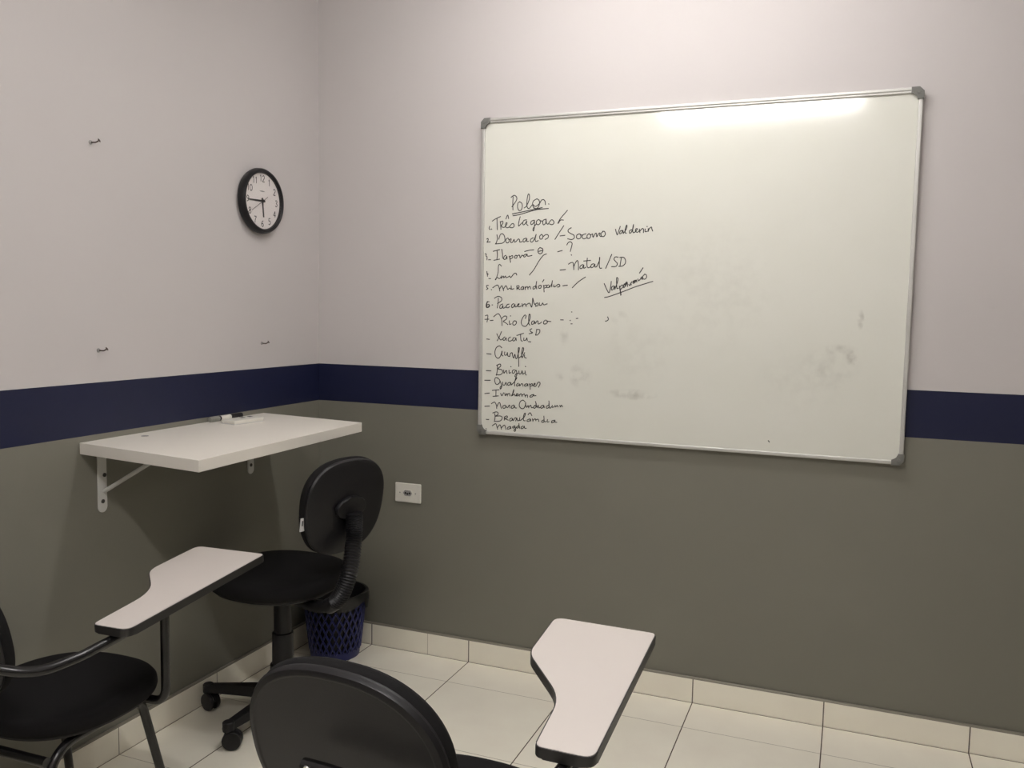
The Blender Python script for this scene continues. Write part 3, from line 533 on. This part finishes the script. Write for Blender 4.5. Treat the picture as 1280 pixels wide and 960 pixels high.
def build_office_chair():
    t = thing('office_chair', 'black swivel office chair on casters in front of the wall desk', 'chair', (.308, -.672, 0))
    # seat (local coordinates around the column)
    so = superellipse(.226, .222, 2.35, 72)
    bm = bmesh.new()
    add_rings(bm, so, [(.05, .462), (.012, .464), (.003, .472), (0, .484), (.002, .502), (.010, .514), (.030, .521), (.075, .524), (.14, .522)], T(-.02, .01, 0))
    obj('seat', bm, M_fabric, t)
    bm = bmesh.new(); add_rings(bm, so, [(.10, .444), (.035, .448), (.020, .456), (.020, .4632)], T(-.02, .01, 0)); obj('seat_shell', bm, M_black, t)
    # mechanism plate and column
    bm = bmesh.new(); add_box(bm, (-.075, -.06, .418), (.075, .06, .4455), .006); obj('seat_plate', bm, M_black, t)
    bm = bmesh.new()
    add_lathe(bm, [(.030, .285), (.030, .419)], 32)
    add_lathe(bm, [(.037, .175), (.036, .292), (.033, .294)], 32)
    add_lathe(bm, [(.046, .072), (.0435, .180), (.039, .184)], 32)
    obj('column', bm, M_black, t)
    bm = bmesh.new(); add_lathe(bm, [(.040, .058), (.058, .062), (.058, .098), (.046, .104)], 32); obj('base_hub', bm, M_black, t)
    for k in range(5):
        a = 196+72*k
        bm = bmesh.new()
        # tapering arm, box section, sloping down
        prof = [(.040, .027, .060, .102), (.15, .022, .062, .096), (.285, .017, .064, .088)]
        rings = []
        for x, hw, z0, z1 in prof:
            rings.append([bm.verts.new(RZ(a) @ Vector(p)) for p in ((x, -hw, z0), (x, hw, z0), (x, hw*.8, z1), (x, -hw*.8, z1))])
        for r0, r1 in zip(rings, rings[1:]):
            for q in range(4): bm.faces.new((r0[q], r0[(q+1) % 4], r1[(q+1) % 4], r1[q]))
        bm.faces.new(rings[0][::-1]); bm.faces.new(rings[-1])
        bmesh.ops.bevel(bm, geom=list(bm.edges), offset=.003, segments=2, profile=.5, affect='EDGES')
        add_lathe(bm, [(.018, .060), (.019, .064), (.019, .088), (.016, .091)], 20, RZ(a) @ T(.272, 0, 0))
        leg = obj('base_leg', bm, M_black, t)
        bm = bmesh.new(); sw = (150, 120, 10, 75, 150)[k]; MM = RZ(a) @ T(.272, 0, 0) @ RZ(sw)
        for s in (-1, 1):
            add_lathe(bm, [(.020, -.008), (.029, -.007), (.031, -.003), (.031, .004), (.027, .008), (.016, .009)], 28, MM @ T(.012, s*.013, .0312) @ RX(90*s))
        add_tube(bm, [MM @ Vector((0, 0, .035)), MM @ Vector((0, 0, .066))], .007, 10)
        # hood between the wheels
        hood = [(.012+.027*math.cos(math.radians(q)), .0312+.027*math.sin(math.radians(q))) for q in range(0, 181, 15)]
        add_prism(bm, hood, -.006, .006, 0, MM @ RX(90))
        obj('caster', bm, M_black, leg)
    # backrest
    BA = -14.0
    d = Vector((math.cos(math.radians(BA)), math.sin(math.radians(BA)), 0))
    BC = Vector((.262, -.012, .765))
    MB = frame(BC, (d.x, d.y, -.14), (0, 0, 1))                 # local z = towards the back, local x = up
    bo = [(y, x) for x, y in superellipse(.172, .163, 2.5, 72, .06)]
    bm = bmesh.new(); add_rings(bm, bo, [(.07, -.050), (.03, -.047), (.008, -.038), (0, -.024), (.001, -.012), (.004, -.004)], MB); obj('backrest', bm, M_fabric, t)
    bm = bmesh.new(); add_rings(bm, bo, [(.003, -.006), (.002, .000), (.006, .006), (.020, .010), (.08, .015), (.15, .016)], MB); obj('back_shell', bm, M_black, t)
    # bracket and bellows spine
    bm = bmesh.new(); hood = [(.005+.062*math.cos(math.radians(q)), .038*math.sin(math.radians(q))) for q in range(0, 360, 15)]
    add_prism(bm, [(x*.62, y*1.7) for x, y in hood], .012, .034, .008, MB); obj('back_bracket', bm, M_black, t)
    p = [MB @ Vector((-.01, 0, .040)), MB @ Vector((-.09, 0, .052)), Vector((.315, -.075, .560)), Vector((.275, -.085, .470)), Vector((.19, -.065, .430)), Vector((.06, -.02, .428))]
    pts = catmull(p, 26); n = len(pts)
    rad = []
    for i in range(n):
        u = i/(n-1)
        rad.append(.0265+(.002 if i % 2 else -.002) if u < .62 else (.0265 if u < .7 else .019))
    bm = bmesh.new(); add_tube(bm, pts, rad, 20); obj('spine', bm, M_black, t)
    # sewn-in tag on the left edge of the back
    bm = bmesh.new(); add_box(bm, (-.022, .160, -.012), (.022, .1815, -.008), .0008, 1, MB @ T(-.033, -.002, 0)); tg = obj('tag', bm, M_tagc, t)
    tg['label'] = 'white sewn-in tag'
    bm = bmesh.new(); add_box(bm, (-.016, .1805, -.0124), (-.004, .1808, -.0078), 0, 1, MB @ T(-.033, -.002, 0)); add_box(bm, (-.004, .172, -.0078), (.014, .177, -.0075), 0, 1, MB @ T(-.033, -.002, 0)); obj('tag_print', bm, M_num, tg, 0)
build_office_chair()

# ---------------------------------------------------------------- waste bin
def build_bin():
    t = thing('waste_bin', 'blue lattice plastic waste bin with a black bag, in the corner behind the office chair', 'bin', (.178, -.150, 0))
    rb, rt, H = .098, .126, .262
    def rad(z): return rb+(rt-rb)*z/H
    bm = bmesh.new()
    add_lathe(bm, [(rb-.02, .001), (rb, .001), (rb+.0015, .006), (rad(.035), .035), (rad(.035)-.003, .035), (rb-.003, .005), (rb-.02, .005)], 56); obj('base', bm, M_blue, t)
    bm = bmesh.new(); N = 26; z0, z1 = .030, .222
    for s in (-1, 1):
        for k in range(N):
            pts = []
            for i in range(15):
                u = i/14; z = z0+(z1-z0)*u; a = 2*math.pi*(k+s*u*3.2)/N; r = rad(z)+.0005
                pts.append((r*math.cos(a), r*math.sin(a), z))
            add_tube(bm, pts, .0040, 6, False)
    obj('lattice', bm, M_blue, t)
    bm = bmesh.new(); add_lathe(bm, [(rad(.215)-.003, .215), (rad(.215)+.002, .215), (rt+.001, .250), (rt+.006, .254), (rt+.006, .262), (rt-.003, .262), (rt-.004, .25)], 56, None, False); obj('rim', bm, M_blue, t)
    # bag: inside the basket, folded over the rim in a wavy hem
    random.seed(4); ph = [random.uniform(0, 6.28) for _ in range(6)]
    def wob(a): return sum(math.sin((j+2)*a*1.0+ph[j])/(j+2) for j in range(6))
    bm = bmesh.new(); seg = 96; rings = []
    for key in range(8):
        ring = []
        for k in range(seg):
            a = 2*math.pi*k/seg; wv = wob(a)
            if key == 0: r, z = .02, .012
            elif key == 1: r, z = rb-.006, .010
            elif key == 2: r, z = rad(.12)-.006+.001*wv, .12
            elif key == 3: r, z = rad(.235)-.007+.002*wv, .235
            elif key == 4: r, z = rt-.002, .268+.002*wv
            elif key == 5: r, z = rt+.009, .267+.002*wv
            elif key == 6: r, z = rt+.012+.002*wv, .245+.006*wv
            else: r, z = rt+.009+.003*wv, .222+.014*wv-(.030 if abs(((a-.35+math.pi) % (2*math.pi))-math.pi) < .35 else 0)
            ring.append(bm.verts.new((r*math.cos(a), r*math.sin(a), z)))
        rings.append(ring)
    for a_, b_ in zip(rings, rings[1:]):
        for k in range(seg): bm.faces.new((a_[k], a_[(k+1) % seg], b_[(k+1) % seg], b_[k]))
    bm.faces.new(rings[0][::-1])
    obj('bin_bag', bm, M_liner, t, 60)
build_bin()

# ---------------------------------------------------------------- tablet-arm chairs
def tablet_outline(W, L, y1, y2, n, n2, W1):
    """straight right edge on x=0; wide writing part at the far end; returns a rounded outline"""
    pts = [(0, 0, .026), (0, L, .015), (-W, L, .026), (-W1, y1, .095), (-n, y2, .17), (-n2, 0, .018)]
    out = []; N = len(pts)
    for i in range(N):
        a, b, c = Vector(pts[i-1][:2]), Vector(pts[i][:2]), Vector(pts[(i+1) % N][:2]); r = pts[i][2]
        d1 = (a-b); d2 = (c-b); ang = d1.angle(d2); tl = min(r/math.tan(ang/2), d1.length*.45, d2.length*.45)
        p0 = b+d1.normalized()*tl; p2 = b+d2.normalized()*tl
        for k in range(7):
            u = k/6; out.append(tuple(p0*(1-u)**2+b*2*u*(1-u)+p2*u*u))
    return out

def build_tablet_chair(label, cx, cy, rz, tab):
    """tab: world pose of the writing tablet (rear right corner, yaw, pitch, roll) and its outline numbers"""
    t = thing('tablet_arm_chair', label, 'chair', (cx, cy, 0), rz, 'tablet arm chairs')
    Winv = (T(cx, cy, 0) @ Matrix.Rotation(rz, 4, 'Z')).inverted()
    # seat
    so = superellipse(.212, .208, 2.5, 72)
    bm = bmesh.new(); add_rings(bm, so, [(.06, .408), (.012, .409), (.003, .416), (0, .426), (.002, .441), (.010, .451), (.03, .457), (.08, .460), (.14, .458)]); obj('seat', bm, M_fabric, t)
    bm = bmesh.new(); add_rings(bm, so, [(.09, .394), (.03, .397), (.014, .404), (.014, .4095)]); obj('seat_shell', bm, M_black, t)
    # backrest: pad and rear shell, reclined
    MB = frame((-.060, -.268, BACKZ), (-.06, -1, -.22), (0, 0, 1))
    bo = [(y, x) for x, y in superellipse(.200, .172, 2.35, 72, .02)]
    bm = bmesh.new(); add_rings(bm, bo, [(.08, -.046), (.03, -.043), (.008, -.034), (0, -.022), (.001, -.010), (.004, -.003)], MB); obj('backrest', bm, M_fabric, t)
    bm = bmesh.new(); add_rings(bm, bo, [(.003, -.006), (.001, .001), (.005, .009), (.014, .012), (.018, .0115), (.021, .0105), (.09, .013), (.16, .014)], MB); obj('back_shell', bm, M_black, t)
    r = .0115
    zs = .388
    # legs
    for s in (-1, 1):
        bm = bmesh.new(); add_tube(bm, fillet([(s*.150, .02, zs), (s*.142, .115, zs-.002), (s*.185, .190, .004)], .035), r, 12); obj('leg', bm, M_tube, t)
        bm = bmesh.new(); add_tube(bm, fillet([(s*.150, .06, zs+.001), (s*.155, -.170, zs), (s*.205, -.285, .004)], .07, 10), r, 12); obj('leg', bm, M_tube, t)
        for px, py in ((.205, -.285), (.185, .190)):
            bm = bmesh.new(); add_lathe(bm, [(.0145, .0005), (.0145, .014), (.0125, .018)], 16, T(s*px, py, 0)); obj('foot_cap', bm, M_black, t)
    bm = bmesh.new(); add_tube(bm, [(-.160, -.190, zs-.018), (.160, -.190, zs-.018)], r, 12); obj('cross_bar', bm, M_tube, t)
    # back support: flat bar from under the seat to the back, with a moulded cover and screw
    p = [(-.04, -.08, zs+.004), (-.05, -.225, zs+.006), (-.055, -.315, .47), tuple(MB @ Vector((-.085, 0, .022)))]
    bm = bmesh.new(); add_tube(bm, fillet(p, .08, 8), .014, 12); obj('back_bar', bm, M_tube, t)
    bm = bmesh.new(); add_rings(bm, superellipse(.045, .038, 2.4, 40), [(0, .011), (.001, .020), (.005, .024), (.02, .026)], MB @ T(-.085, 0, 0)); obj('back_bracket', bm, M_black, t)
    # tablet in world pose
    (px, py, pz), yaw, pitch, roll, shp = tab
    MT = Winv @ T(px, py, pz) @ RZ(yaw) @ RX(pitch) @ RY(roll)
    o = tablet_outline(*shp)
    bm = bmesh.new(); add_prism(bm, o, -.0205, -.0006, .003, MT); wt = obj('writing_tablet', bm, M_band, t)
    cxx = -.08; cyy = shp[1]*.5
    ins = []
    n = len(o)
    for i in range(n):
        a, b, c = Vector(o[i-1]), Vector(o[i]), Vector(o[(i+1) % n]); tg = (c-a).normalized(); ins.append(tuple(b+Vector((-tg.y, tg.x))*.0025))
    bm = bmesh.new(); add_prism(bm, ins, -.002, .0004, 0, MT); la = obj('laminate_top', bm, M_lam, wt); la['label'] = 'white laminate writing surface'
    # arm tube: front post up from the seat frame, under the tablet, then back behind the backrest
    f0 = MT @ Vector((-.100, ARM_F, -.0205)); fr = MT @ Vector((-.085, ARM_F-.02, -.033)); f1 = MT @ Vector((-.055, .06, -.033)); f2 = MT @ Vector((-.060, -.03, -.036))
    bm = bmesh.new(); add_tube(bm, fillet([(.13, f0.y, zs+.002), (f0.x, f0.y, zs+.002), (f0.x, f0.y, f0.z)], .045, 8), r, 14); obj('tablet_post', bm, M_tube, t)
    P0 = [fr, f1, f2, Vector((.262, -.200, .635)), Vector((.238, -.275, .633)), Vector((.180, -.325, .650)), Vector((.07, -.335, .673)), Vector((-.04, -.332, .683)), Vector((-.105, -.326, .681))]
    bm = bmesh.new(); add_tube(bm, catmull(P0, 8), r, 14); at = obj('arm_tube', bm, M_tube, t)
    bm = bmesh.new(); add_lathe(bm, [(.0075, 0), (.0075, .004), (.006, .0055), (.0035, .0045)], 16, frame((-.090, -.3375, .682), (0, -1, .1))); sc = obj('screw', bm, M_chrome, at); sc['label'] = 'chrome screw'
BACKZ = .672; ARM_F = .232
build_tablet_chair('black tablet arm chair by the left wall, seat and writing board in view', .270, -1.530, math.radians(1.5),
                   ((.601, -1.634, .679), 2.8, 4.0, -.2, (.234, .5275, .3202, .2044, .1139, .1048, .229)))
build_tablet_chair('black tablet arm chair in the foreground, seen from behind its backrest', 1.415, -1.635, math.radians(0),
                   ((1.745, -1.785, .696), 1.3, 2.5, .9, (.234, .5275, .3294, .1728, .1139, .1048, .229)))
